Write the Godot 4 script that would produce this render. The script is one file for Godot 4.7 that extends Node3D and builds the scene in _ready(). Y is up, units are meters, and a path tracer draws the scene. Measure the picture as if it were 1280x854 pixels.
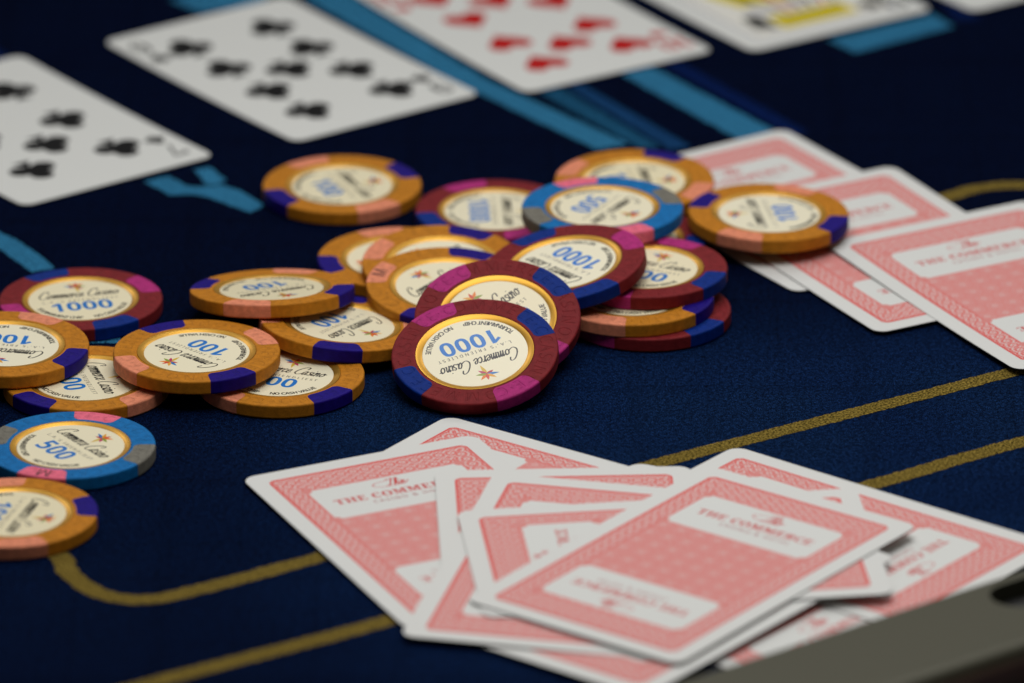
extends Node3D
# A felt poker table seen through a long lens: chips, mucked cards, board cards. Lengths below are millimetres, turned to metres by MM.
const MM := 0.001
const CHIP_R := 19.1
const CHIP_T := 3.3
const CHIP_MAP := 46.0
const CARD_W := 57.15
const CARD_H := 88.9

var ts: TextServer
var font_bold: RID
var font_plain: RID
var font_serif: RID
var used := {}
var rng := RandomNumberGenerator.new()
var mat := {}
var shape := {}


func _ready() -> void:
	rng.seed = 7
	# ---- camera, room light, exposure
	var cam := Camera3D.new()
	cam.name = "camera"
	var lens := CameraAttributesPhysical.new()
	lens.frustum_focal_length = 301.8
	lens.frustum_focus_distance = 1.952
	lens.exposure_aperture = 9.8
	lens.frustum_near = 0.1
	lens.frustum_far = 50.0
	cam.attributes = lens
	add_child(cam)
	var pitch := deg_to_rad(22.705)
	cam.look_at_from_position(Vector3(0, 1.985 * sin(pitch), 1.985 * cos(pitch)), Vector3.ZERO)
	cam.rotate_object_local(Vector3(0, 0, 1), deg_to_rad(-0.2435))
	cam.fov = rad_to_deg(2.0 * atan(427.0 / 10740.3))
	cam.far = 50.0
	cam.current = true
	var env := Environment.new()
	env.background_mode = Environment.BG_COLOR
	env.background_color = Color(0.27, 0.27, 0.26)
	env.background_energy_multiplier = 0.55
	env.tonemap_mode = Environment.TONE_MAPPER_LINEAR
	env.tonemap_exposure = 1.5
	env.sdfgi_enabled = true
	env.ssao_enabled = true
	env.ssil_enabled = true
	var we := WorldEnvironment.new()
	we.name = "room_air"
	we.environment = env
	add_child(we)
	lamp("table_lamp", Vector3(0.05, 0.50, 0.06), Vector3(0.05, 0, 0.05), 0.135, Vector2(0.42, 0.42))
	lamp("unseen_ceiling_lamp", Vector3(0.05, 2.1, -1.36), Vector3.ZERO, 0.44, Vector2(0.4, 0.4))  # added lamp out of view, aimed to put gloss on the tilted chip labels
	lamp("unseen_ceiling_lamp", Vector3(-1.5, 1.9, -2.6), Vector3.ZERO, 0.8, Vector2(0.6, 0.6))
	lamp("unseen_ceiling_lamp", Vector3(1.5, 1.9, -2.6), Vector3.ZERO, 0.8, Vector2(0.6, 0.6))

	fonts()
	materials()
	shapes()
	table()
	board_cards()
	right_muck()
	near_muck()
	chips()
	tray()


func lamp(called: String, at: Vector3, to: Vector3, energy: float, size: Vector2) -> void:
	var l := AreaLight3D.new()
	l.name = called
	l.area_size = size
	l.light_color = Color(1.0, 0.99, 0.985)
	l.light_energy = energy
	l.area_range = 8.0
	l.area_attenuation = 2.0
	l.shadow_enabled = true
	add_child(l, true)
	l.look_at_from_position(at, to, Vector3(0, 0, -1))


# ------------------------------------------------------------------ objects

func numbered(called: String) -> String:
	var n: int = used.get(called, 0)
	used[called] = n + 1
	return called if n == 0 else "%s_%03d" % [called, n]


func thing(called: String, label: String, category: String, group := "", xf := Transform3D()) -> Node3D:
	var o := Node3D.new()
	o.name = numbered(called)
	add_child(o)
	o.transform = xf
	o.set_meta("label", label)
	o.set_meta("category", category)
	if group != "":
		o.set_meta("group", group)
	return o


func part(called: String, mesh: Mesh, m: Material, parent: Node3D, xf := Transform3D()) -> MeshInstance3D:
	var o := MeshInstance3D.new()
	o.name = called
	o.mesh = mesh
	if m:
		o.material_override = m
	o.transform = xf
	parent.add_child(o, true)
	return o


# ------------------------------------------------------------------ drawing on images

class Sheet:
	var w: int
	var h: int
	var px: PackedFloat32Array

	func _init(w_: int, h_: int, c: Color) -> void:
		w = w_
		h = h_
		px = PackedFloat32Array()
		px.resize(w * h * 3)
		for i in w * h:
			px[i * 3] = c.r
			px[i * 3 + 1] = c.g
			px[i * 3 + 2] = c.b

	# non-zero fill of closed outlines, coverage from four lines per pixel
	func fill(outlines: Array, c: Color) -> void:
		var y0 := 1e9
		var y1 := -1e9
		var x0 := 1e9
		var x1 := -1e9
		for o: PackedVector2Array in outlines:
			for p in o:
				y0 = minf(y0, p.y)
				y1 = maxf(y1, p.y)
				x0 = minf(x0, p.x)
				x1 = maxf(x1, p.x)
		var left := clampi(int(floor(x0)), 0, w)
		var right := clampi(int(ceil(x1)) + 1, 0, w)
		if right <= left:
			return
		var edges := []
		for o: PackedVector2Array in outlines:
			for i in o.size():
				var a := o[i]
				var b := o[(i + 1) % o.size()]
				if a.y != b.y:
					edges.append([minf(a.y, b.y), maxf(a.y, b.y), a, b, 1 if b.y > a.y else -1])
		edges.sort_custom(func(p, q): return p[0] < q[0])
		var first := 0
		for y in range(maxi(0, int(floor(y0))), mini(h, int(ceil(y1)) + 1)):
			var cover := PackedFloat32Array()
			cover.resize(right - left)
			var any := false
			for s in 4:
				var yy := y + (s + 0.5) / 4.0
				var hits := []
				for e in edges:
					if e[0] > yy:
						break
					if e[1] > yy:
						var a: Vector2 = e[2]
						var b: Vector2 = e[3]
						hits.append([a.x + (b.x - a.x) * (yy - a.y) / (b.y - a.y), e[4]])
				if hits.is_empty():
					continue
				hits.sort_custom(func(p, q): return p[0] < q[0])
				var wind := 0
				for k in hits.size() - 1:
					wind += hits[k][1]
					if wind != 0:
						var xa := clampf(hits[k][0], left, right)
						var xb := clampf(hits[k + 1][0], left, right)
						if xb <= xa:
							continue
						any = true
						var ia := int(xa)
						var ib := mini(int(xb), right - 1)
						if ia == ib:
							cover[ia - left] += (xb - xa) * 0.25
						else:
							cover[ia - left] += (ia + 1 - xa) * 0.25
							for x in range(ia + 1, ib):
								cover[x - left] += 0.25
							cover[ib - left] += (xb - ib) * 0.25
			if not any:
				continue
			for x in range(left, right):
				var k := minf(cover[x - left], 1.0) * c.a
				if k > 0.0:
					var i := (y * w + x) * 3
					px[i] += (c.r - px[i]) * k
					px[i + 1] += (c.g - px[i + 1]) * k
					px[i + 2] += (c.b - px[i + 2]) * k

	func image() -> Image:
		var b := PackedByteArray()
		b.resize(w * h * 3)
		for i in w * h * 3:
			b[i] = clampi(int(px[i] * 255.0 + 0.5), 0, 255)
		return Image.create_from_data(w, h, false, Image.FORMAT_RGB8, b)

	func texture() -> ImageTexture:
		return ImageTexture.create_from_image(image())


func fonts() -> void:
	ts = TextServerManager.get_primary_interface()
	font_bold = font("Droid Sans", 700)
	font_plain = font("Droid Sans", 400)
	font_serif = font("Droid Serif", 700)


var kept_fonts := []
func font(called: String, weight: int) -> RID:
	var f := SystemFont.new()
	f.font_names = PackedStringArray([called])
	f.font_weight = weight
	kept_fonts.append(f)
	return f.get_rids()[0]


# outlines of a glyph at size 64: y up, origin on the baseline
func glyph(f: RID, letter: String) -> Dictionary:
	var g := ts.font_get_glyph_index(f, 64, letter.unicode_at(0), 0)
	var c := ts.font_get_glyph_contours(f, 64, g)
	var out := []
	var from := 0
	if c.has("points"):
		var pts: PackedVector3Array = c.points
		for last: int in c.contours:
			var line := PackedVector2Array()
			var n := last - from + 1
			var full := []
			for i in n:
				var p := pts[from + i]
				var q := pts[from + (i + 1) % n]
				full.append([Vector2(p.x, -p.y), p.z == 1.0])
				if p.z != 1.0 and q.z != 1.0:
					full.append([Vector2((p.x + q.x) / 2, -(p.y + q.y) / 2), true])
			var m := full.size()
			for i in m:
				if full[i][1]:
					line.append(full[i][0])
				else:
					var a: Vector2 = full[(i + m - 1) % m][0]
					var b: Vector2 = full[i][0]
					var d: Vector2 = full[(i + 1) % m][0]
					for k in [0.25, 0.5, 0.75]:
						line.append(a * (1 - k) * (1 - k) + b * 2 * k * (1 - k) + d * k * k)
			out.append(line)
			from = last + 1
	return {"lines": out, "advance": ts.font_get_glyph_advance(f, 64, g).x}


# text laid along x, centred on the origin; height is the em in target units; y down
func text_lines(f: RID, words: String, em: float, spread := 0.0, stretch := 1.0) -> Array:
	var out := []
	var x := 0.0
	var k := em / 64.0
	for letter in words:
		var g := glyph(f, letter)
		for line: PackedVector2Array in g.lines:
			var l := PackedVector2Array()
			for p in line:
				l.append(Vector2((x + p.x * k * stretch), -p.y * k))
			out.append(l)
		x += g.advance * k * stretch + spread
	for i in out.size():
		var l: PackedVector2Array = out[i]
		for j in l.size():
			l[j].x -= (x - spread) / 2
		out[i] = l
	return out


func moved(lines: Array, xf: Transform2D) -> Array:
	var out := []
	for l: PackedVector2Array in lines:
		out.append(xf * l)
	return out


# letters round a circle about the origin; bottom: tops point to the centre
func arc_lines(f: RID, words: String, em: float, r: float, a0: float, a1: float, bottom: bool) -> Array:
	var widths := []
	var total := 0.0
	var k := em / 64.0
	for letter in words:
		var g := glyph(f, letter)
		widths.append(g)
		total += g.advance * k
	var out := []
	var at := 0.0
	for g in widths:
		var mid: float = (at + g.advance * k / 2) / total
		var a := deg_to_rad(lerpf(a0, a1, mid))
		var where := Vector2(cos(a), -sin(a)) * r
		var turn := PI / 2 - a if not bottom else -PI / 2 - a
		for line: PackedVector2Array in g.lines:
			var l := PackedVector2Array()
			for p in line:
				l.append(Vector2((p.x - g.advance / 2) * k, -p.y * k).rotated(turn) + where)
			out.append(l)
		at += g.advance * k
	return out


func smooth(points: Array, steps := 6) -> PackedVector2Array:
	var out := PackedVector2Array()
	var n := points.size()
	for i in n - 1:
		var a: Vector2 = points[maxi(i - 1, 0)]
		var b: Vector2 = points[i]
		var c: Vector2 = points[i + 1]
		var d: Vector2 = points[mini(i + 2, n - 1)]
		for s in steps:
			out.append(b.cubic_interpolate(c, a, d, float(s) / steps))
	out.append(points[n - 1])
	return out


# a pen stroke as outlines that all wind the same way; wider where it runs downwards
func stroke(line: PackedVector2Array, thin: float, thick: float) -> Array:
	var out := []
	for i in line.size() - 1:
		var a := line[i]
		var b := line[i + 1]
		var d := b - a
		if d.length() < 1e-6:
			continue
		d = d.normalized()
		var wd := lerpf(thin, thick, absf(d.y)) / 2
		var nn := Vector2(-d.y, d.x) * wd
		var quad := PackedVector2Array([a + nn, b + nn, b - nn, a - nn])
		var cap := PackedVector2Array()
		for k in 8:
			cap.append(b + Vector2(cos(k * TAU / 8), sin(k * TAU / 8)) * wd)
		for o: PackedVector2Array in [quad, cap]:
			var area := 0.0
			for k in o.size():
				area += o[k].cross(o[(k + 1) % o.size()])
			if area < 0:
				o.reverse()
			out.append(o)
	return out


func disc(at: Vector2, r: float, n := 24) -> PackedVector2Array:
	var o := PackedVector2Array()
	for k in n:
		o.append(at + Vector2(cos(k * TAU / n), sin(k * TAU / n)) * r)
	return o


# handwriting: for each letter its pen strokes in units of the x-height, and its advance
func hand(letter: String) -> Array:
	match letter:
		"C": return [[[1.5, 1.5, 1.6, 1.95, 1.3, 2.15, 0.75, 1.9, 0.25, 1.1, 0.2, 0.35, 0.7, -0.05, 1.25, 0.1, 1.6, 0.4]], 1.4]
		"o": return [[[0.55, 0.98, 0.2, 0.75, 0.15, 0.25, 0.45, 0.02, 0.75, 0.4, 0.68, 0.9, 0.5, 0.95, 0.7, 0.72, 1.0, 0.8]], 0.95]
		"m": return [[[0.0, 0.75, 0.2, 0.98, 0.2, 0.0], [0.2, 0.3, 0.5, 0.98, 0.62, 0.7, 0.58, 0.0], [0.6, 0.3, 0.9, 0.98, 1.04, 0.7, 1.0, 0.1, 1.2, 0.08]], 1.2]
		"e": return [[[0.1, 0.42, 0.55, 0.6, 0.52, 0.98, 0.22, 0.88, 0.1, 0.4, 0.32, 0.0, 0.78, 0.3]], 0.75]
		"r": return [[[0.0, 0.75, 0.2, 1.0, 0.2, 0.0], [0.2, 0.4, 0.45, 0.95, 0.68, 0.92]], 0.65]
		"c": return [[[0.62, 0.82, 0.42, 1.0, 0.12, 0.55, 0.3, 0.0, 0.78, 0.3]], 0.75]
		"a": return [[[0.68, 0.85, 0.4, 0.98, 0.1, 0.45, 0.3, 0.0, 0.62, 0.45, 0.72, 0.95, 0.68, 0.12, 0.95, 0.12]], 0.93]
		"s": return [[[0.62, 0.88, 0.35, 1.0, 0.22, 0.72, 0.58, 0.38, 0.42, 0.0, 0.05, 0.15]], 0.7]
		"i": return [[[0.15, 0.98, 0.12, 0.2, 0.3, 0.02, 0.45, 0.2], [0.24, 1.4, 0.28, 1.42]], 0.45]
		"n": return [[[0.0, 0.75, 0.2, 0.98, 0.2, 0.0], [0.2, 0.3, 0.52, 0.98, 0.68, 0.7, 0.64, 0.1, 0.9, 0.1]], 0.9]
		"T": return [[[0.1, 1.9, 0.7, 2.1, 1.6, 2.0], [0.95, 2.05, 0.8, 0.9, 0.5, 0.0, 0.15, 0.15]], 1.2]
		"h": return [[[0.1, 0.4, 0.5, 1.7, 0.4, 2.1, 0.2, 1.2, 0.15, 0.0], [0.18, 0.4, 0.5, 0.98, 0.6, 0.6, 0.6, 0.1, 0.85, 0.15]], 0.85]
	return [[], 0.6]


func hand_lines(words: String, width: float, thin: float, thick: float, slant := 0.28, tall := 1.0) -> Array:
	var total := 0.0
	for letter in words:
		total += hand(letter)[1]
	var k := width / total
	var x := 0.0
	var out := []
	for letter in words:
		var l := hand(letter)
		for run: Array in l[0]:
			var pts := []
			for i in range(0, run.size(), 2):
				pts.append(Vector2((x + run[i] + run[i + 1] * slant - total / 2) * k, -run[i + 1] * k * tall))
			out.append_array(stroke(smooth(pts), thin, thick))
		x += l[1]
	return out


# ------------------------------------------------------------------ materials

func plain(c: Color, rough: float, metal := 0.0) -> StandardMaterial3D:
	var m := StandardMaterial3D.new()
	m.albedo_color = c
	m.roughness = rough
	m.metallic = metal
	return m


func noise_image(size: int, seed_: int, freq: float, octaves: int, lo: float, hi: float) -> Image:
	var n := FastNoiseLite.new()
	n.seed = seed_
	n.noise_type = FastNoiseLite.TYPE_SIMPLEX
	n.frequency = freq
	n.fractal_octaves = octaves
	var im := n.get_seamless_image(size, size)
	im.convert(Image.FORMAT_RGB8)
	var d := im.get_data()
	for i in d.size():
		d[i] = clampi(int(255.0 * lerpf(lo, hi, d[i] / 255.0)), 0, 255)
	return Image.create_from_data(size, size, false, Image.FORMAT_RGB8, d)


func materials() -> void:
	# moulded lettering round the chip's face, shared by body and edge spots
	var relief := Sheet.new(768, 768, Color(0.75, 0.75, 0.75))
	var k := 768.0 / CHIP_MAP
	var mid := Transform2D(0, Vector2(k, k), 0, Vector2(384, 384))
	for a in [100.0, 280.0]:
		relief.fill(moved(arc_lines(font_plain, "COMMERCE·CASINO·", 4.2, 14.9, a, a - 176.0, false), mid), Color(0.45, 0.45, 0.45))
	var im := relief.image()
	im.resize(384, 384, Image.INTERPOLATE_LANCZOS)
	var nz := FastNoiseLite.new()
	nz.seed = 5
	nz.frequency = 0.22
	nz.fractal_octaves = 3
	for y in 384:
		for x in 384:
			var v := im.get_pixel(x, y).r + 0.05 * nz.get_noise_2d(x, y)
			im.set_pixel(x, y, Color(v, v, v))
	var wear := im.duplicate() as Image
	im.bump_map_to_normal_map(5.0)
	var relief_tex := ImageTexture.create_from_image(im)
	nz.frequency = 0.05
	var nz2 := FastNoiseLite.new()
	nz2.seed = 8
	nz2.frequency = 0.3
	for y in 384:
		for x in 384:
			var v := 0.92 + 0.09 * nz.get_noise_2d(x, y) + 0.07 * nz2.get_noise_2d(x, y)
			v -= 0.06 * (0.75 - wear.get_pixel(x, y).r)
			v = clampf(v, 0, 1)
			wear.set_pixel(x, y, Color(v, v, v))
	for q in 46:
		var at := Vector2(rng.randf_range(10, 374), rng.randf_range(10, 374))
		var run := Vector2.from_angle(rng.randf() * TAU)
		var tone := rng.randf_range(-0.16, 0.1)
		for step in rng.randi_range(4, 26):
			var p := at + run * step
			if p.x > 0 and p.y > 0 and p.x < 383 and p.y < 383:
				var w := clampf(wear.get_pixel(int(p.x), int(p.y)).r + tone, 0, 1)
				wear.set_pixel(int(p.x), int(p.y), Color(w, w, w))
	var wear_tex := ImageTexture.create_from_image(wear)
	var clay := {
		"orange": Color(0.80, 0.515, 0.135), "maroon": Color(0.52, 0.155, 0.17), "blue": Color(0.09, 0.46, 0.73),
		"indigo": Color(0.13, 0.06, 0.50), "salmon": Color(0.96, 0.60, 0.46), "magenta": Color(0.74, 0.20, 0.50),
		"navy": Color(0.03, 0.19, 0.53), "pink": Color(0.98, 0.47, 0.57), "grey": Color(0.50, 0.49, 0.45),
	}
	for c: String in clay:
		var m := plain(clay[c], 0.58)
		m.albedo_texture = wear_tex
		m.normal_enabled = true
		m.normal_texture = relief_tex
		m.normal_scale = 0.75
		m.metallic_specular = 0.22
		mat[c] = m
	mat.gold = plain(Color(0.82, 0.62, 0.24), 0.42, 0.8)
	for v in ["100", "500", "1000"]:
		var m := plain(Color.WHITE, 0.3)
		m.albedo_texture = chip_label(v)
		m.metallic_specular = 0.5
		mat["label_" + v] = m
	mat.mark = plain(Color(0.30, 0.13, 0.12), 0.6)

	mat.stock = plain(Color(0.855, 0.86, 0.845), 0.5)
	mat.stock.metallic_specular = 0.3
	var b := plain(Color.WHITE, 0.45)
	b.albedo_texture = card_back()
	b.metallic_specular = 0.3
	mat.back = b
	for f in ["seven_clubs", "nine_clubs", "ten_hearts", "court", "blank"]:
		var m := plain(Color.WHITE, 0.45)
		m.albedo_texture = card_face(f)
		m.metallic_specular = 0.3
		mat[f] = m

	# cloth: fine fibres, two sizes that never line up
	var felt := plain(Color(0.175, 0.34, 0.60), 0.95)
	var cloth := Image.create(512, 512, false, Image.FORMAT_RGB8)
	var fine := noise_image(512, 11, 0.30, 2, 0.0, 1.0)
	var mid_noise := noise_image(512, 12, 0.06, 3, 0.0, 1.0)
	var fibre := noise_image(512, 13, 0.15, 2, 0.0, 1.0)
	for y in 512:
		for x in 512:
			var f := fine.get_pixel(x, y).r
			var g := fibre.get_pixel(x, (y * 3) % 512).r
			var l := fibre.get_pixel((x * 3) % 512, y).g
			var v := 0.31 + 0.50 * (f - 0.5) + 2.2 * maxf(0.0, maxf(g, l) - 0.62) + 0.30 * (mid_noise.get_pixel(x, y).r - 0.5)
			v = clampf(v, 0.05, 1.0)
			cloth.set_pixel(x, y, Color(v * 0.95, v, v * 1.02))
	felt.albedo_texture = ImageTexture.create_from_image(cloth)
	var bump := cloth.duplicate() as Image
	bump.bump_map_to_normal_map(7.0)
	felt.normal_enabled = true
	felt.normal_texture = ImageTexture.create_from_image(bump)
	felt.uv1_triplanar = true
	felt.uv1_world_triplanar = true
	felt.uv1_scale = Vector3.ONE * (1.0 / 0.052)
	felt.metallic_specular = 0.1
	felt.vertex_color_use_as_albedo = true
	mat.felt = felt
	var print_noise := noise_image(256, 21, 0.25, 3, 0.15, 1.4)
	var print_tex := ImageTexture.create_from_image(print_noise)
	var inks := {"line_gold": Color(0.66, 0.565, 0.27), "sky_blue": Color(0.29, 0.66, 0.87), "teal": Color(0.17, 0.45, 0.63), "mid_blue": Color(0.14, 0.35, 0.58), "deep_blue": Color(0.06, 0.17, 0.43)}
	for c: String in inks:
		var m := plain(inks[c], 0.95)
		m.albedo_texture = print_tex
		m.normal_enabled = true
		m.normal_texture = felt.normal_texture
		m.uv1_triplanar = true
		m.uv1_world_triplanar = true
		m.uv1_scale = Vector3.ONE * (1.0 / 0.05)
		m.metallic_specular = 0.1
		mat[c] = m
	var steel := plain(Color(0.31, 0.305, 0.24), 0.5, 0.35)
	steel.albedo_texture = ImageTexture.create_from_image(noise_image(256, 31, 0.2, 3, 0.85, 1.0))
	steel.uv1_triplanar = true
	steel.uv1_scale = Vector3.ONE * 30.0
	mat.steel = steel
	mat.black = plain(Color(0.05, 0.05, 0.05), 0.6)


func chip_label(value: String) -> ImageTexture:
	var n := 720
	var s := Sheet.new(n, n, Color(0.97, 0.945, 0.84))
	var k := n / 25.0                       # 25 mm across
	var mid := Transform2D(0, Vector2(k, k), 0, Vector2(n / 2.0, n / 2.0))
	# leaf emblem: petals of different colours
	var heart := Vector2(0.3, -8.3)
	var petals := [[276, 3.6, Color(0.86, 0.72, 0.25)], [308, 2.4, Color(0.76, 0.18, 0.40)], [203, 2.0, Color(0.72, 0.13, 0.22)], [168, 2.9, Color(0.16, 0.48, 0.78)], [38, 2.6, Color(0.93, 0.50, 0.14)], [348, 2.6, Color(0.56, 0.64, 0.24)], [130, 2.6, Color(0.92, 0.66, 0.22)], [80, 2.2, Color(0.85, 0.30, 0.20)]]
	for p in petals:
		var a := deg_to_rad(p[0])
		var d := Vector2(cos(a), -sin(a))
		var side := Vector2(-d.y, d.x)
		var tip: Vector2 = heart + d * p[1]
		var o := PackedVector2Array()
		for i in 9:
			var t := i / 8.0
			o.append(heart.lerp(tip, t) + side * sin(PI * pow(t, 0.7)) * 0.42)
		for i in range(7, 0, -1):
			var t := i / 8.0
			o.append(heart.lerp(tip, t) - side * sin(PI * pow(t, 0.7)) * 0.42)
		s.fill([mid * o], p[2])
	var ink := Color(0.06, 0.055, 0.06)
	s.fill(moved(hand_lines("Commerce Casino", 19.0, 0.18, 0.33, 0.3, 1.42), mid * Transform2D(0, Vector2(0, -2.0))), ink)
	s.fill(moved(text_lines(font_plain, "L.A.'S FRIENDLIEST", 1.4, 0.36), mid * Transform2D(0, Vector2(0, 0.65))), Color(0.12, 0.11, 0.11))
	var em := 6.9
	s.fill(moved(text_lines(font_bold, value, em, 0.0, 0.98), mid * Transform2D(0, Vector2(-0.2, 6.2))), Color(0.07, 0.47, 0.83))
	s.fill(moved(arc_lines(font_bold, "TOURNAMENT CHIP", 1.75, 11.35, 197, 264, true), mid), ink)
	s.fill(moved(arc_lines(font_bold, "NO CASH VALUE", 1.75, 11.35, 278, 338, true), mid), ink)
	return s.texture()


# the printed part of a card's back: lace border, two panels with the house's name, lattice between
func card_back() -> ImageTexture:
	var k := 11.0
	var bw := CARD_W - 2 * 4.4
	var bh := CARD_H - 2 * 4.4
	var s := Sheet.new(int(bw * k), int(bh * k), Color(0.86, 0.865, 0.85))
	var paper := Color(0.86, 0.865, 0.85)
	var red := Color(0.87, 0.21, 0.19)
	var ir := red.r - paper.r
	var ig := red.g - paper.g
	var ib := red.b - paper.b
	for py in s.h:
		var y := (py + 0.5) / k
		var ey := minf(y, bh - y)
		for px_ in s.w:
			var x := (px_ + 0.5) / k
			var ex := minf(x, bw - x)
			var e := minf(ex, ey)
			var d := 0.0
			if e < 0.45:
				d = 0.95
			elif e < 0.65:
				d = 0.35
			elif ex < 5.5 or ey < 8.6:
				var along := y if ex < 5.5 and ex < ey else x
				var over := ex - 3.0 if ex < 5.5 and ex < ey else (ey - 3.0 if ey < 5.2 else ey - 7.0)
				var t := fposmod(along, 3.0) - 1.5
				var q := sqrt(t * t + over * over)
				d = 0.42 + 0.28 * cos(q * 5.6) + 0.14 * sin(x * 9.0) * sin(y * 9.0) + 0.10 * sin((x + y) * 6.1)
				if absf(ex - 5.3) < 0.14 and ey > 8.4 or absf(ey - 8.4) < 0.14 and ex > 5.3:
					d = 0.6
			else:
				var fu := absf(fposmod((x - bw / 2) / 4.9, 1.0) - 0.5) * 4.9
				var fv := absf(fposmod((y - bh / 2) / 4.9, 1.0) - 0.5) * 4.9
				var far := sqrt(fu * fu + fv * fv)
				d = 0.46 - 0.11 * exp(-far * far / 1.6) + 0.10 * cos(far * 5.2) * exp(-far * 0.4)
				d += 0.21 * cos((x + y) * TAU / 1.22) * cos((x - y) * TAU / 1.22)
				if ey > 8.9 and ey < 25.6 and ex > 5.5:
					d = 0.0
			d = clampf(d, 0, 1)
			var i := (py * s.w + px_) * 3
			s.px[i] += ir * d
			s.px[i + 1] += ig * d
			s.px[i + 2] += ib * d
	var ink := Color(0.78, 0.20, 0.20)
	for side in [1.0, -1.0]:
		var xf := Transform2D(0, Vector2(k, k), 0, Vector2(bw, bh) * k / 2) * Transform2D(0.0 if side > 0 else PI, Vector2.ZERO)
		var at := Vector2(0, -bh / 2 + 17.2)
		# small crown of curls above the name
		s.fill(moved(hand_lines("The", 5.0, 0.18, 0.3), xf * Transform2D(0, at + Vector2(1.0, -3.4))), ink)
		var curl := []
		for i in 14:
			var a := i * 0.62
			curl.append(Vector2(cos(a) * (4.6 - i * 0.12), -5.0 + sin(a) * (1.9 - i * 0.08)))
		s.fill(moved(stroke(smooth(curl), 0.12, 0.22), xf * Transform2D(0, at)), ink)
		s.fill(moved(text_lines(font_serif, "THE COMMERCE", 3.5, 0.1), xf * Transform2D(0, at + Vector2(0, 1.2))), ink)
		s.fill(moved(text_lines(font_plain, "CASINO & HOTEL", 1.9, 0.3), xf * Transform2D(0, at + Vector2(2.0, 3.8))), Color(0.62, 0.30, 0.30))
		# corners of the panel cut by a small curve
		for cx: float in [-1.0, 1.0]:
			for cy: float in [8.9, 25.6]:
				s.fill(moved([disc(Vector2(cx * (bw / 2 - 5.5), -bh / 2 + cy), 1.3)], xf), Color(0.86, 0.55, 0.53))
	return s.texture()


func club(r: float) -> Array:
	var o := [disc(Vector2(0, -r * 0.52), r * 0.47), disc(Vector2(-r * 0.5, r * 0.16), r * 0.47), disc(Vector2(r * 0.5, r * 0.16), r * 0.47), disc(Vector2(0, 0), r * 0.25)]
	o.append(PackedVector2Array([Vector2(-r * 0.08, 0), Vector2(r * 0.08, 0), Vector2(r * 0.14, r * 0.6), Vector2(r * 0.38, r), Vector2(-r * 0.38, r), Vector2(-r * 0.14, r * 0.6)]))
	return o


func heart_shape(r: float) -> Array:
	var o := PackedVector2Array()
	for i in 40:
		var t := i * TAU / 40
		var x := 16.0 * pow(sin(t), 3)
		var y := 13.0 * cos(t) - 5 * cos(2 * t) - 2 * cos(3 * t) - cos(4 * t)
		o.append(Vector2(x / 17.0, -y / 16.0) * r)
	return [o]


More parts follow.
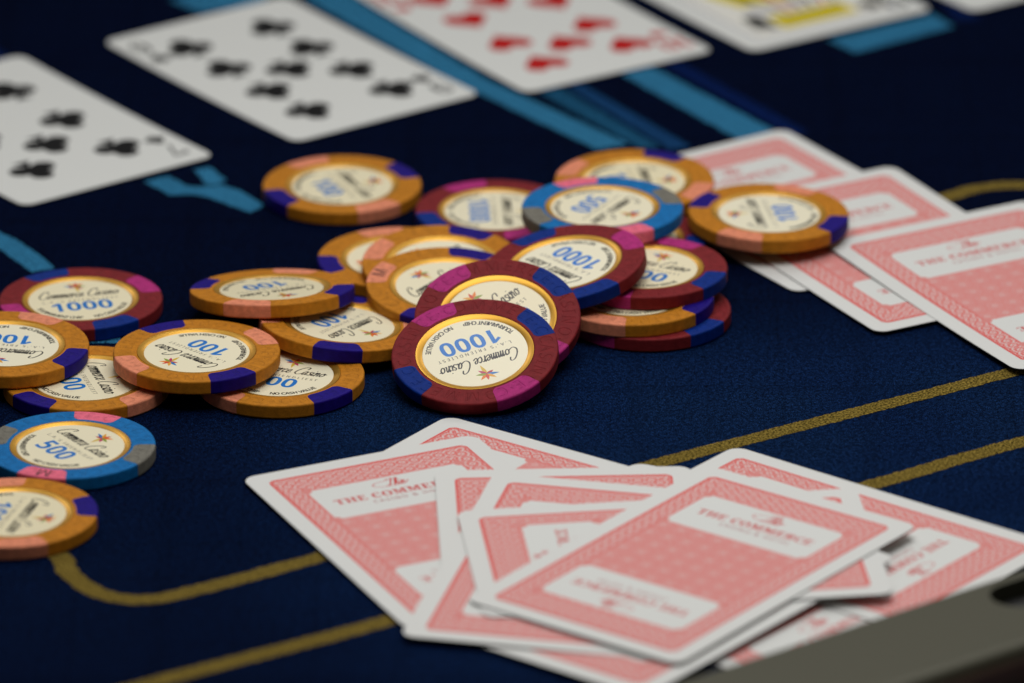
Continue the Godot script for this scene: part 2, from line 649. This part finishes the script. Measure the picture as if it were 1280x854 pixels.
func card_face(what: String) -> ImageTexture:
	var k := 8.0
	var s := Sheet.new(int(CARD_W * k), int(CARD_H * k), Color(0.86, 0.865, 0.85))
	var mid := Transform2D(0, Vector2(k, k), 0, Vector2(CARD_W, CARD_H) * k / 2)
	var over := mid * Transform2D(PI, Vector2.ZERO)
	var black := Color(0.045, 0.045, 0.05)
	var red := Color(0.72, 0.06, 0.06)
	var pips := []                       # x, y from the middle, y up in the upright half
	var index := ""
	match what:
		"seven_clubs":
			index = "7"
			for x in [-12.8, 12.8]:
				for y in [-25.0, 0.0, 25.0]:
					pips.append(Vector2(x, y))
			pips.append(Vector2(0, -12.0))
		"nine_clubs", "ten_hearts":
			index = "10" if what == "ten_hearts" else "9"
			for x in [-13.0, 13.0]:
				for y in [-28.0, -10.0, 10.0, 28.0]:
					pips.append(Vector2(x, y))
			if what == "ten_hearts":
				pips.append(Vector2(0, -18.5))
				pips.append(Vector2(0, 18.5))
			else:
				pips.append(Vector2(0, 0))
	var c := red if what == "ten_hearts" else black
	for p: Vector2 in pips:
		var shape_: Array = heart_shape(6.5) if what == "ten_hearts" else club(6.6)
		# the far half stands upright, the near half upside down
		var xf := mid * Transform2D(0, Vector2(p.x, -p.y)) if p.y > 0 else over * Transform2D(0, Vector2(-p.x, p.y))
		s.fill(moved(shape_, xf), c)
	if what == "court":
		var g := Color(0.86, 0.78, 0.09)
		for xf: Transform2D in [mid, over]:
			s.fill(moved([PackedVector2Array([Vector2(-22, -38), Vector2(22, -38), Vector2(22, 0), Vector2(-22, 0)])], xf), Color(0.25, 0.28, 0.5))
			s.fill(moved([PackedVector2Array([Vector2(-21.7, -37.7), Vector2(21.7, -37.7), Vector2(21.7, 0), Vector2(-21.7, 0)])], xf), Color(0.90, 0.895, 0.86))
			s.fill(moved([PackedVector2Array([Vector2(-12, -34.5), Vector2(11.5, -34.5), Vector2(11.0, -25.0), Vector2(-11.5, -25.5)])], xf), g)
			s.fill(moved([PackedVector2Array([Vector2(-10, -30.6), Vector2(10, -30.6), Vector2(10, -29.6), Vector2(-10, -29.6)])], xf), black)
			s.fill(moved([PackedVector2Array([Vector2(-6, -26), Vector2(6, -26), Vector2(5, -14), Vector2(-5, -14)])], xf), Color(0.86, 0.84, 0.78))
			s.fill(moved([PackedVector2Array([Vector2(12.5, -34), Vector2(18, -31), Vector2(17, -22), Vector2(12.5, -22)])], xf), black)
			s.fill(moved([PackedVector2Array([Vector2(-16, -2), Vector2(-12, -15), Vector2(12, -15), Vector2(16, -2)])], xf), g)
			for i in 4:
				s.fill(moved([PackedVector2Array([Vector2(-13 + i * 7.0, -3), Vector2(-10.5 + i * 7.0, -3), Vector2(-8.5 + i * 5.5, -14), Vector2(-10.5 + i * 5.5, -14)])], xf), red if i % 2 == 0 else black)
			for i in 7:
				s.fill(moved([PackedVector2Array([Vector2(-11 + i * 3.2, -25), Vector2(-10.2 + i * 3.2, -25), Vector2(-15.2 + i * 4.6, -16), Vector2(-16.2 + i * 4.6, -16)])], xf), [Color(0.12, 0.18, 0.5), red, black][i % 3])
			s.fill(moved(club(3.4), xf * Transform2D(0, Vector2(-17.0, -32.0))), black)
		index = "Q"
	if index != "":
		for xf: Transform2D in [mid, over]:
			s.fill(moved(text_lines(font_serif, index, 10.5, -0.6, 0.85), xf * Transform2D(0, Vector2(-23.2, -31.0))), c)
			s.fill(moved(heart_shape(2.7) if what == "ten_hearts" else club(2.8), xf * Transform2D(0, Vector2(-23.2, -26.0))), c)
	return s.texture()


# ------------------------------------------------------------------ shapes

# profile rows: [radius, height, normal outwards, normal up] in mm; turned from angle a0 to a1
func lathe(rows: Array, a0: float, a1: float, n: int, as_spot := false) -> ArrayMesh:
	var v := PackedVector3Array()
	var nn := PackedVector3Array()
	var uv := PackedVector2Array()
	var ix := PackedInt32Array()
	for i in n + 1:
		for r: Array in rows:
			var a := lerpf(a0, a1, float(i) / n)
			if as_spot:
				a *= spot_half_angle(r[0])
			var d := Vector3(cos(a), 0, -sin(a))
			v.append((d * r[0] + Vector3.UP * r[1]) * MM)
			nn.append((d * r[2] + Vector3.UP * r[3]).normalized())
			var out: float = r[0] + (maxf(0.0, CHIP_T - 0.14 - r[1]) if r[0] > CHIP_R - 0.6 else 0.0)
			uv.append(Vector2(0.5 + d.x * out / CHIP_MAP, 0.5 + d.z * out / CHIP_MAP))
	var m := rows.size()
	for i in n:
		for j in m - 1:
			var a := i * m + j
			ix.append_array([a, a + m, a + 1, a + 1, a + m, a + m + 1])
	var arr := []
	arr.resize(Mesh.ARRAY_MAX)
	arr[Mesh.ARRAY_VERTEX] = v
	arr[Mesh.ARRAY_NORMAL] = nn
	arr[Mesh.ARRAY_TEX_UV] = uv
	arr[Mesh.ARRAY_INDEX] = ix
	var st := SurfaceTool.new()
	st.create_from_arrays(arr)
	st.generate_tangents()
	return st.commit()


func spot_half_angle(r: float) -> float:
	var h := deg_to_rad(17.5)
	if r < 15.7:
		var q := clampf((15.7 - r) / 1.5, 0, 1)
		h *= 0.62 + 0.38 * sqrt(1.0 - q * q)
	return h


func shapes() -> void:
	var t := CHIP_T
	var rim := [[CHIP_R - 0.55, 0.0, 0, -1], [CHIP_R - 0.15, 0.12, 0.7, -0.7], [CHIP_R, 0.5, 1, 0], [CHIP_R, t - 0.45, 1, 0], [CHIP_R - 0.12, t - 0.14, 0.8, 0.6], [CHIP_R - 0.45, t, 0.15, 1], [CHIP_R - 0.8, t, 0, 1]]
	var body := [[0.0, 0.0, 0, -1]] + rim + [[14.1, t, 0, 1], [13.75, t - 0.04, -0.4, 0.9], [13.55, t - 0.5, -0.9, 0.4], [13.5, t - 0.7, 0, 1], [0.0, t - 0.7, 0, 1]]
	body.reverse()
	shape.body = lathe(body, 0, TAU, 96)
	var spot := []
	for r in rim:
		spot.append([r[0] + 0.03 * r[2], r[1] + 0.03 * r[3], r[2], r[3]])
	for r in [17.4, 16.4, 15.6, 15.1, 14.7, 14.45, 14.3]:
		spot.append([r, t + 0.03, 0, 1])
	spot.append([14.25, t - 0.1, -1, 0.2])
	spot.reverse()
	shape.spot = lathe(spot, -1.0, 1.0, 10, true)
	var tm := TextMesh.new()
	tm.font = kept_fonts[1]
	tm.text = "M"
	tm.font_size = 32
	tm.pixel_size = 0.0042 / 32.0
	tm.depth = 0.00004
	var turned := SurfaceTool.new()
	turned.append_from(tm, 0, Transform3D(Basis(Vector3.UP, -PI / 2) * Basis(Vector3.RIGHT, -PI / 2), Vector3(16.6, t + 0.05, 0) * MM))
	shape.mark = turned.commit()
	var ring := []
	for i in 9:
		var q := i / 8.0
		var r := lerpf(13.54, 12.05, q)
		var tilt := lerpf(-0.10, -0.52, q)
		ring.append([r, t - 0.12 - 0.40 * (0.55 * q + 0.45 * q * q), sin(tilt), cos(tilt)])
	ring.reverse()
	shape.ring = lathe(ring, 0, TAU, 96)
	var lab := [[0.0, t - 0.45, 0, 1], [11.98, t - 0.45, 0, 1], [12.12, t - 0.55, 0.9, 0.4]]
	# the label's own texture spans 25 mm
	var m: ArrayMesh = lathe(lab, 0, TAU, 72)
	var arr := m.surface_get_arrays(0)
	var uv: PackedVector2Array = arr[Mesh.ARRAY_TEX_UV]
	for i in uv.size():
		uv[i] = (uv[i] - Vector2(0.5, 0.5)) * (CHIP_MAP / 25.0) + Vector2(0.5, 0.5)
	arr[Mesh.ARRAY_TEX_UV] = uv
	var lm := ArrayMesh.new()
	lm.add_surface_from_arrays(Mesh.PRIMITIVE_TRIANGLES, arr)
	shape.label = lm


# how far a card's stock is bent upwards at u, v (mm from its middle); bend holds [turn, slope, bow, twist]
func lift(u: float, v: float, bend: Array) -> float:
	var wx: float = u * cos(bend[0]) - v * sin(bend[0])
	return bend[1] * wx + bend[2] * ((v / 44.0) * (v / 44.0) - 0.33) + bend[3] * u * v / (28.0 * 44.0)


func card_normal(p: Vector2, bend: Array) -> Vector3:
	return Vector3(-(lift(p.x + 1, p.y, bend) - lift(p.x - 1, p.y, bend)) / 2, 1, -(lift(p.x, p.y + 1, bend) - lift(p.x, p.y - 1, bend)) / 2).normalized()


func card_vertex(st: SurfaceTool, p: Vector2, y: float, nrm: Vector3, half: Vector2, bend: Array) -> void:
	st.set_normal(nrm)
	st.set_uv(Vector2(0.5 + p.x / (2 * half.x), 0.5 + p.y / (2 * half.y)))
	st.add_vertex(Vector3(p.x, y + lift(p.x, p.y, bend), p.y) * MM)


# a card: rounded rectangle of thin bent stock; inset is the print's margin
func card_mesh(inset: float, corner: float, thick: float, up: float, bend: Array) -> ArrayMesh:
	var hw := CARD_W / 2 - inset
	var hh := CARD_H / 2 - inset
	var rows := PackedFloat32Array()
	# rows along z, denser near the rounded corners
	var zs := []
	for i in 7:
		zs.append(-hh + corner * (1 - cos(i / 6.0 * PI / 2)))
	for i in range(1, 20):
		zs.append(lerpf(-hh + corner, hh - corner, i / 20.0))
	for i in 7:
		zs.append(hh - corner + corner * sin(i / 6.0 * PI / 2))
	var nx := 14
	var st := SurfaceTool.new()
	st.begin(Mesh.PRIMITIVE_TRIANGLES)
	var grid := []
	for z: float in zs:
		var dz := maxf(0, absf(z) - (hh - corner))
		var w := hw - corner + sqrt(maxf(0, corner * corner - dz * dz))
		var line := []
		for i in nx + 1:
			line.append(Vector2(lerpf(-w, w, float(i) / nx), z))
		grid.append(line)
	var half := Vector2(hw, hh)
	for j in grid.size() - 1:
		for i in nx:
			var a: Vector2 = grid[j][i]
			var b: Vector2 = grid[j][i + 1]
			var c: Vector2 = grid[j + 1][i + 1]
			var d: Vector2 = grid[j + 1][i]
			for p: Vector2 in [a, b, c, a, c, d]:
				card_vertex(st, p, up + thick, card_normal(p, bend), half, bend)
			if thick > 0.05:
				for p: Vector2 in [a, c, b, a, d, c]:
					card_vertex(st, p, up, -card_normal(p, bend), half, bend)
	if thick > 0.05:
		var edge := []
		for i in nx + 1:
			edge.append(grid[0][i])
		for j in range(1, grid.size()):
			edge.append(grid[j][nx])
		for i in range(nx - 1, -1, -1):
			edge.append(grid[grid.size() - 1][i])
		for j in range(grid.size() - 2, 0, -1):
			edge.append(grid[j][0])
		for i in edge.size():
			var a: Vector2 = edge[i]
			var b: Vector2 = edge[(i + 1) % edge.size()]
			var dd := (b - a).normalized()
			var nrm := Vector3(dd.y, 0, -dd.x)
			for q in [[a, 0.0], [b, thick], [b, 0.0], [a, 0.0], [a, thick], [b, thick]]:
				card_vertex(st, q[0], up + q[1], nrm, half, bend)
	st.generate_tangents()
	return st.commit()


# x, z: middle in mm; phi: turn of the short edge in degrees (clockwise from above); h: height of the upper side at the middle; slope: rise per mm along world x
func card(called: String, label: String, group: String, x: float, z: float, phi: float, h: float, face: String, bow := 0.0, slope := 0.0, twist := 0.0) -> void:
	var basis := Basis(Vector3.UP, -deg_to_rad(phi))
	var p := deg_to_rad(phi)
	var o := thing(called, label, "playing card", group, Transform3D(basis, Vector3(x, h - 0.3, z) * MM))
	if group.begins_with("board"):
		o.scale = Vector3(0.97, 1.0, 0.97)       # a slightly smaller deck
	var bend := [p, slope, bow, twist]
	part("card_stock", card_mesh(0, 3.2, 0.3, 0, bend), mat.stock, o)
	if face == "back":
		part("printed_back", card_mesh(4.4, 1.6, 0.0, 0.325, bend), mat.back, o)
	else:
		part("printed_face", card_mesh(0.15, 3.05, 0.0, 0.325, bend), mat[face], o)


func chip(row: Array, label: String, group: String) -> Node3D:
	var kind: int = row[0]
	var n := Vector3(row[4], sqrt(1.0 - row[4] * row[4] - row[5] * row[5]), row[5])
	var xg := (Vector3.RIGHT - n * n.x).normalized()
	var yg := n.cross(xg)                       # lies in the face, away from the camera
	var up := deg_to_rad(row[6])
	var far := xg * cos(up) + yg * sin(up)      # the way the print's top points
	var basis := Basis(far.cross(n).normalized() * 1.0, n, -far)
	var called: String = ["orange_chip", "maroon_chip", "blue_chip"][kind]
	var o := thing(called, label, "poker chip", group, Transform3D(basis, (Vector3(row[1], row[2], row[3]) - n * CHIP_T) * MM))
	part("body", shape.body, mat[["orange", "maroon", "blue"][kind]], o)
	var turn := deg_to_rad(row[7] - row[6] + 90.0)
	var inks: Array = [["indigo", "salmon"], ["magenta", "navy"], ["pink", "grey"]][kind]
	for i in 4:
		var s := part("edge_spot", shape.spot, mat[inks[i % 2]], o, Transform3D(Basis(Vector3.UP, turn + i * PI / 2), Vector3.ZERO))
	for mark in row.slice(8):
		# a worn letter left dark in the moulding of one edge spot
		part("letter_mark", shape.mark, mat.mark, o, Transform3D(Basis(Vector3.UP, turn + deg_to_rad(mark)), Vector3.ZERO))
	part("gold_ring", shape.ring, mat.gold, o)
	var inlay: StandardMaterial3D = mat["label_" + ["100", "1000", "500"][kind]].duplicate()
	inlay.albedo_color = Color.WHITE.lerp(Color(0.975, 0.955, 0.90), rng.randf())
	inlay.roughness = rng.randf_range(0.26, 0.42)
	part("centre_label", shape.label, inlay, o, Transform3D(Basis(Vector3.UP, rng.randf_range(-0.02, 0.02)), Vector3(rng.randf_range(-0.14, 0.14), 0, rng.randf_range(-0.14, 0.14)) * MM))
	return o


func table() -> void:
	var felt := MeshInstance3D.new()
	felt.name = "table_felt"
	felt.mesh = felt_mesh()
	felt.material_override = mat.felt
	felt.set_meta("kind", "structure")
	felt.set_meta("label", "dark navy felt table top with printed gold and blue lines")
	add_child(felt)
	# racetrack lines: rounded corner at the left, then straight to the right
	ribbon(felt, "betting_line", [-165.0, 45.0, -121.0, 97.0, -100.6, 117.9, -96.7, 128.6, -91.9, 137.1, -86.5, 142.1, -79.6, 143.5, -71.1, 140.2, -42.1, 121.5, 32.1, 71.2, 112.5, 20.7, 200.0, -36.0], 2.4, "line_gold")
	ribbon(felt, "betting_line", [-150.0, 233.0, -76.3, 185.9, -26.0, 154.4, 77.6, 85.0, 114.9, 59.5, 210.0, 0.0], 2.5, "line_gold")
	ribbon(felt, "betting_line", [88.0, -76.0, 104.0, -88.1, 111.1, -93.7, 117.9, -96.0, 123.7, -96.2, 131.0, -94.0], 2.5, "line_gold")
	patch(felt, [-52.6, -250.2, -39.4, -250.0, -39.1, -226.4, -4.7, -167.2, 28.8, -124.8, 20.9, -121.2, -15.7, -170.2, -52.1, -226.6], "sky_blue")
	patch(felt, [2.7, -166.6, 10.2, -166.5, 36.5, -122.6, 31.4, -122.1], "teal")
	patch(felt, [12.0, -167.1, 17.6, -165.9, 44.0, -123.0, 38.8, -120.9], "mid_blue")
	patch(felt, [22.3, -180.9, 31.4, -183.1, 64.6, -133.5, 55.6, -127.7], "sky_blue")
	patch(felt, [36.8, -180.7, 41.6, -182.4, 72.8, -132.4, 68.8, -129.7], "deep_blue")
	patch(felt, [80.0, -196.1, 86.5, -186.9, 112.1, -205.4, 107.0, -214.2], "sky_blue")
	patch(felt, [109.6, -224.6, 115.7, -224.5, 119.0, -210.0, 112.9, -210.0], "deep_blue")
	patch(felt, [-130.3, -82.0, -122.0, -69.0, -116.3, -61.9, -107.7, -46.2, -113.1, -43.5, -121.4, -57.9, -129.7, -70.2], "sky_blue")
	patch(felt, [-88.9, -101.2, -83.2, -104.9, -78.7, -98.5, -76.1, -97.4, -69.8, -98.4, -65.9, -95.8, -59.4, -85.3, -62.4, -80.7, -68.5, -86.4, -72.7, -90.6, -76.4, -92.7, -82.2, -92.3], "sky_blue")
	patch(felt, [-77.1, -109.0, -73.3, -110.6, -68.9, -102.1, -71.0, -98.9, -73.7, -99.0], "sky_blue")
	patch(felt, [-87.1, -227.0, -71.5, -240.9, -60.2, -240.8, -62.9, -224.4, -79.0, -217.6], "sky_blue")
	patch(felt, [-100.9, -3.0, -90.7, -2.9, -90.6, -0.0, -100.7, -0.2], "sky_blue")
	patch(felt, [-132.9, -198.6, -124.9, -184.9, -127.1, -180.4, -131.9, -180.5], "deep_blue")


# cloth: dark printed middle of the layout, a cloudy pool of light painted paler into the seat side
func felt_mesh() -> Mesh:
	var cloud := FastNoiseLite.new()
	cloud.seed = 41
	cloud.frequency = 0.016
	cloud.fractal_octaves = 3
	var v := PackedVector3Array()
	var nn := PackedVector3Array()
	var c := PackedColorArray()
	var ix := PackedInt32Array()
	var n := 110
	for j in n + 1:
		for i in n + 1:
			var x := lerpf(-600, 600, float(i) / n)
			var z := lerpf(-750, 450, float(j) / n)
			v.append(Vector3(x, 0, z) * MM)
			nn.append(Vector3.UP)
			var light_pool := smoothstep(-45.0, 50.0, z + 0.05 * x) * (1.0 - 0.75 * smoothstep(15.0, 95.0, -x + 0.2 * z)) * (1.0 - 0.5 * smoothstep(140.0, 220.0, z))  # lamp pool put into the cloth colour, fading left, far and near
			var w := 0.25 + 0.90 * light_pool * (0.9 + 0.5 * cloud.get_noise_2d(x, z)) + 0.04 * cloud.get_noise_2d(x * 2.0, z * 2.0)
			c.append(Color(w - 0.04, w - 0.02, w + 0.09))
	for j in n:
		for i in n:
			var k := j * (n + 1) + i
			ix.append_array([k, k + 1, k + n + 1, k + 1, k + n + 2, k + n + 1])
	# thickness below the cloth
	var box := BoxMesh.new()
	box.size = Vector3(1.2, 0.02, 1.2)
	var arr := []
	arr.resize(Mesh.ARRAY_MAX)
	arr[Mesh.ARRAY_VERTEX] = v
	arr[Mesh.ARRAY_NORMAL] = nn
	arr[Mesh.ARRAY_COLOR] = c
	arr[Mesh.ARRAY_INDEX] = ix
	var m := ArrayMesh.new()
	m.add_surface_from_arrays(Mesh.PRIMITIVE_TRIANGLES, arr)
	var st := SurfaceTool.new()
	st.begin(Mesh.PRIMITIVE_TRIANGLES)
	st.append_from(m, 0, Transform3D())
	st.set_color(Color(0.13, 0.13, 0.13))
	st.append_from(box, 0, Transform3D(Basis(), Vector3(0, -0.0104, -0.15)))
	return st.commit()


func patch(parent: Node3D, xy: Array, ink: String) -> void:
	var poly := PackedVector2Array()
	for i in range(0, xy.size(), 2):
		# the print's edge breaks up over the weave
		var a := Vector2(xy[i], xy[i + 1])
		var b := Vector2(xy[(i + 2) % xy.size()], xy[(i + 3) % xy.size()])
		var cuts := maxi(1, int(a.distance_to(b) / 1.3))
		for q in cuts:
			poly.append(a.lerp(b, float(q) / cuts) + Vector2(rng.randf_range(-0.22, 0.22), rng.randf_range(-0.22, 0.22)))
	flat(parent, "printed_stripe", poly, ink, 0.05)


func ribbon(parent: Node3D, called: String, xy: Array, half: float, ink: String) -> void:
	var pts := []
	for i in range(0, xy.size(), 2):
		pts.append(Vector2(xy[i], xy[i + 1]))
	var line := smooth(pts, 8)
	var fine := PackedVector2Array()
	for i in line.size() - 1:
		var cuts := maxi(1, int(line[i].distance_to(line[i + 1]) / 0.9))
		for q in cuts:
			fine.append(line[i].lerp(line[i + 1], float(q) / cuts))
	fine.append(line[line.size() - 1])
	line = fine
	var a := PackedVector2Array()
	var b := PackedVector2Array()
	for i in line.size():
		var d := (line[mini(i + 1, line.size() - 1)] - line[maxi(i - 1, 0)]).normalized()
		a.append(line[i] + Vector2(-d.y, d.x) * (half + rng.randf_range(-0.22, 0.22)))
		b.append(line[i] - Vector2(-d.y, d.x) * (half + rng.randf_range(-0.22, 0.22)))
	b.reverse()
	a.append_array(b)
	flat(parent, called, a, ink, 0.09)


func flat(parent: Node3D, called: String, poly: PackedVector2Array, ink: String, y: float) -> void:
	var tri := Geometry2D.triangulate_polygon(poly)
	var st := SurfaceTool.new()
	st.begin(Mesh.PRIMITIVE_TRIANGLES)
	for i in range(0, tri.size(), 3):
		var t := [poly[tri[i]], poly[tri[i + 1]], poly[tri[i + 2]]]
		var area: float = (t[1] - t[0]).cross(t[2] - t[0])
		if area < 0:
			t.reverse()
		for p: Vector2 in t:
			st.set_normal(Vector3.UP)
			st.set_uv(p * MM)
			st.add_vertex(Vector3(p.x, y, p.y) * MM)
	st.generate_tangents()
	var o := part(called, st.commit(), mat[ink], parent)
	o.position = -parent.position
	o.position.y = -parent.position.y


func board_cards() -> void:
	var g := "board cards dealt face up across the table"
	card("board_card", "face-up seven of clubs at the left edge, beside a blue printed stripe", g, -120.0, -135.0, -36.1, 0.32, "seven_clubs", 0.5)
	card("board_card", "face-up nine of clubs between the seven of clubs and the ten of hearts", g, -55.2, -176.6, -35.5, 0.32, "nine_clubs", 0.5)
	card("board_card", "face-up ten of hearts with red pips at the far edge", g, 4.8, -209.4, -31.6, 0.32, "ten_hearts", 0.5)
	card("board_card", "face-up court card showing yellow print, right of the ten of hearts", g, 60.9, -237.6, -32.5, 0.32, "court", 0.5)
	card("board_card", "white corner of the last board card at the top right", g, 116.3, -265.5, -34.1, 0.32, "blank", 0.5)


func right_muck() -> void:
	var g := "face-down red backed cards at the right"
	card("folded_card", "face-down red card furthest back at the right, partly under an orange chip", g, 66.7, -80.2, -32.5, 0.5, "back", 0.2)
	card("folded_card", "face-down red card in the middle of the three overlapping at the right", g, 88.5, -53.8, -28.5, 1.0, "back", 0.35)
	card("folded_card", "face-down red card nearest of the three at the right edge, name panel fully seen", g, 119.8, -29.5, -28.0, 1.5, "back", 0.6)


func near_muck() -> void:
	var g := "face-down red backed cards heaped in front"
	card("folded_card", "face-down red card deepest in the near heap, one corner peeking out at the back", g, 33.97, 123.3, 25.2, 0.32, "back")
	card("folded_card", "face-down red card at the back of the near heap, corner towards the chips", g, 4.9, 94.0, -54.4, 0.65, "back")
	card("folded_card", "face-down red card at the right of the near heap, reaching under the grey tray", g, 67.0, 113.2, -51.5, 0.7, "back", 0.12)
	card("folded_card", "face-down red card at the left of the near heap, name panel half covered", g, -15.7, 108.8, -25.0, 1.05, "back")
	card("folded_card", "face-down red card in shadow under the near heap, mostly beneath the grey tray", g, 84.9, 177.2, -49.0, 0.4, "back")
	card("folded_card", "face-down red card under the top card, its lower border nearest the camera", g, 33.1, 145.6, 39.0, 2.0, "back", 0.0, 0.02)
	card("folded_card", "face-down red card with its short edge square to the camera in the near heap", g, 12.7, 121.3, -2.0, 1.5, "back")
	card("folded_card", "face-down red card of the near heap slanting left, its long left border seen", g, 13.7, 129.8, 13.0, 1.9, "back")
	card("folded_card", "face-down red card lying crossways directly under the top card of the near heap", g, 34.8, 125.4, -96.0, 2.75, "back", 0.0, 0.012)
	card("folded_card", "topmost face-down red card of the near heap, both name panels in view", g, 39.1, 131.8, 37.4, 3.2, "back", -0.15, 0.010)


func chips() -> void:
	var o := "orange hundred chips"
	var m := "maroon thousand chips"
	var b := "blue five hundred chips"
	# kind, x, y, z of the face's middle, its normal's x and z, turn of the print, turn of the first edge spot
	chip([1, 27.2, 4.70, -55.6, 0.0714, -0.0022, 75, 75], "maroon chip almost hidden under the far orange and blue chips", m)
	chip([1, -3.88, 3.40, -74.09, 0.0000, 0.0000, 1, 115], "maroon 1000 chip left of and under the far blue chip", m)
	chip([0, 29.50, 7.20, -83.30, -0.0018, 0.0178, 9, 64], "orange chip behind the far blue chip, touching the red cards", o)
	chip([1, 31.79, 3.40, -11.73, 0.0000, 0.0000, 89, -133], "maroon chip lowest of the right-hand stack of three", m)
	chip([1, -100.49, 3.40, -19.20, 0.0000, 0.0000, 102, 30], "maroon 1000 chip at the left whose print reads upright", m)
	chip([0, -97.00, 3.40, 28.31, 0.0000, 0.0000, 17, -131], "orange 100 chip on the felt at the left, under two other orange chips", o)
	chip([0, -52.76, 3.40, 26.26, 0.0000, 0.0000, 69, -48], "orange 100 chip flat on the felt left of the front maroon chip", o)
	chip([2, -98.94, 3.40, 66.71, 0.0000, 0.0000, 34, 72, 180], "blue 500 chip with pink and grey spots at the near left", b)
	chip([0, -110.19, 3.40, 103.91, 0.0000, 0.0000, -17, 10], "orange chip nearest the camera at the left edge, in front of the blue 500", o)
	chip([0, -40.74, 3.40, -90.77, 0.0000, 0.0000, 22, 30], "orange chip lying alone furthest back, in front of the nine of clubs", o)
	chip([0, -26.68, 3.40, -43.93, 0.0000, 0.0000, -161, -165], "orange chip mostly covered at the back left of the leaning heap", o)
	chip([0, -39.17, 6.00, 2.20, 0.0928, -0.0524, -33, -92, 270], "orange 100 chip with an indigo spot in front, left of the leaning heap", o)
	chip([0, 27.90, 6.60, -12.78, 0.0000, 0.0000, 59, -23], "orange chip in the middle of the right-hand stack, only its rim seen", o)
	chip([1, 31.20, 9.60, -22.10, 0.0000, 0.0000, 62, 61], "maroon chip on top of the right-hand stack", m)
	chip([2, 21.47, 13.00, -51.85, -0.0001, -0.0068, -30, 111], "blue 500 chip resting on maroon chips at the far side of the heap", b)
	chip([0, 61.09, 7.20, -62.06, 0.0253, -0.0119, -173, 156], "orange chip resting on the face-down red cards at the right", o)
	chip([0, -72.03, 7.60, 22.48, 0.0016, -0.0104, -134, -61], "orange 100 chip propped across two orange chips in the middle of the left group", o)
	chip([0, -115.91, 7.20, 16.88, 0.0271, 0.0090, -98, -25], "orange 100 chip cut by the left edge, resting against the upright maroon chip", o)
	chip([0, -55.67, 8.60, -13.10, -0.0236, -0.1663, -62, -17], "orange 100 chip tipped away from the camera behind the left group", o)
	chip([0, -16.04, 6.00, -33.44, 0.0229, 0.1132, 141, 68], "orange chip at the back of the leaning heap, its label a thin crescent", o)
	chip([0, -14.82, 7.50, -16.93, 0.0227, 0.0883, 141, 72, 90], "orange chip of the leaning heap with a letter mark on its salmon spot", o)
	chip([1, 12.15, 13.00, -16.44, -0.1541, 0.0836, -142, 24], "maroon 1000 chip leaning at the right of the heap, behind the two front maroon chips", m)
	chip([1, -3.28, 10.90, 10.56, -0.0084, 0.3600, 134, 131], "maroon chip tilted up directly behind the front maroon 1000 chip", m)
	chip([1, -8.50, 9.00, 27.08, -0.0617, 0.2817, -69, 123], "front maroon 1000 chip facing the camera, whole label readable", m)


func tray() -> void:
	var along := Vector3(0.801, 0, -0.5985)
	var over := Vector3(0.5985, 0, 0.801)
	var o := thing("metal_tray", "olive grey metal tray edge with a dark slot at the lower right", "tray", "", Transform3D(Basis(along, Vector3.UP, along.cross(Vector3.UP)), Vector3(38.0, 0, 209.3) * MM))
	# in its own axes: x along the edge, y up, z towards the camera; 28 mm deep plate
	var cut := CSGCombiner3D.new()
	cut.name = "top_plate"
	var plate := CSGPolygon3D.new()
	plate.name = "sheet"
	var poly := PackedVector2Array()
	for i in 6:
		var a := PI + i / 5.0 * -PI / 2
		poly.append(Vector2(0.8, 11.2) + Vector2(cos(a), sin(a)) * 0.8)
	for i in 8:
		var a := PI / 2 - i / 7.0 * PI / 2
		poly.append(Vector2(27.0, 9.0) + Vector2(cos(a), sin(a)) * 3.0)
	poly.append(Vector2(30.0, 8.0))
	poly.append(Vector2(0.0, 8.0))
	for i in poly.size():
		poly[i] *= MM
	plate.polygon = poly
	plate.mode = CSGPolygon3D.MODE_DEPTH
	plate.depth = 0.26
	plate.transform = Transform3D(Basis(Vector3(0, 0, 1), Vector3.UP, Vector3(-1, 0, 0)), Vector3(-0.09, 0, 0))
	cut.add_child(plate)
	for k in 2:
		var hole: CSGPrimitive3D
		if k == 0:
			var c := CSGCylinder3D.new()
			c.radius = 0.0062
			c.height = 0.02
			c.sides = 32
			c.position = Vector3(79.5, 11, 9.5) * MM
			hole = c
			hole.name = "slot_end"
		else:
			var c := CSGBox3D.new()
			c.size = Vector3(0.045, 0.02, 0.0124)
			c.position = Vector3(79.5 + 22.5, 11, 9.5) * MM
			hole = c
			hole.name = "slot_run"
		hole.operation = CSGShape3D.OPERATION_SUBTRACTION
		cut.add_child(hole)
	cut.material_override = mat.steel
	o.add_child(cut)
	var base := BoxMesh.new()
	base.size = Vector3(0.256, 0.0079, 0.027)
	part("black_base", base, mat.black, o, Transform3D(Basis(), Vector3(40.0, 3.95, 14.2) * MM))
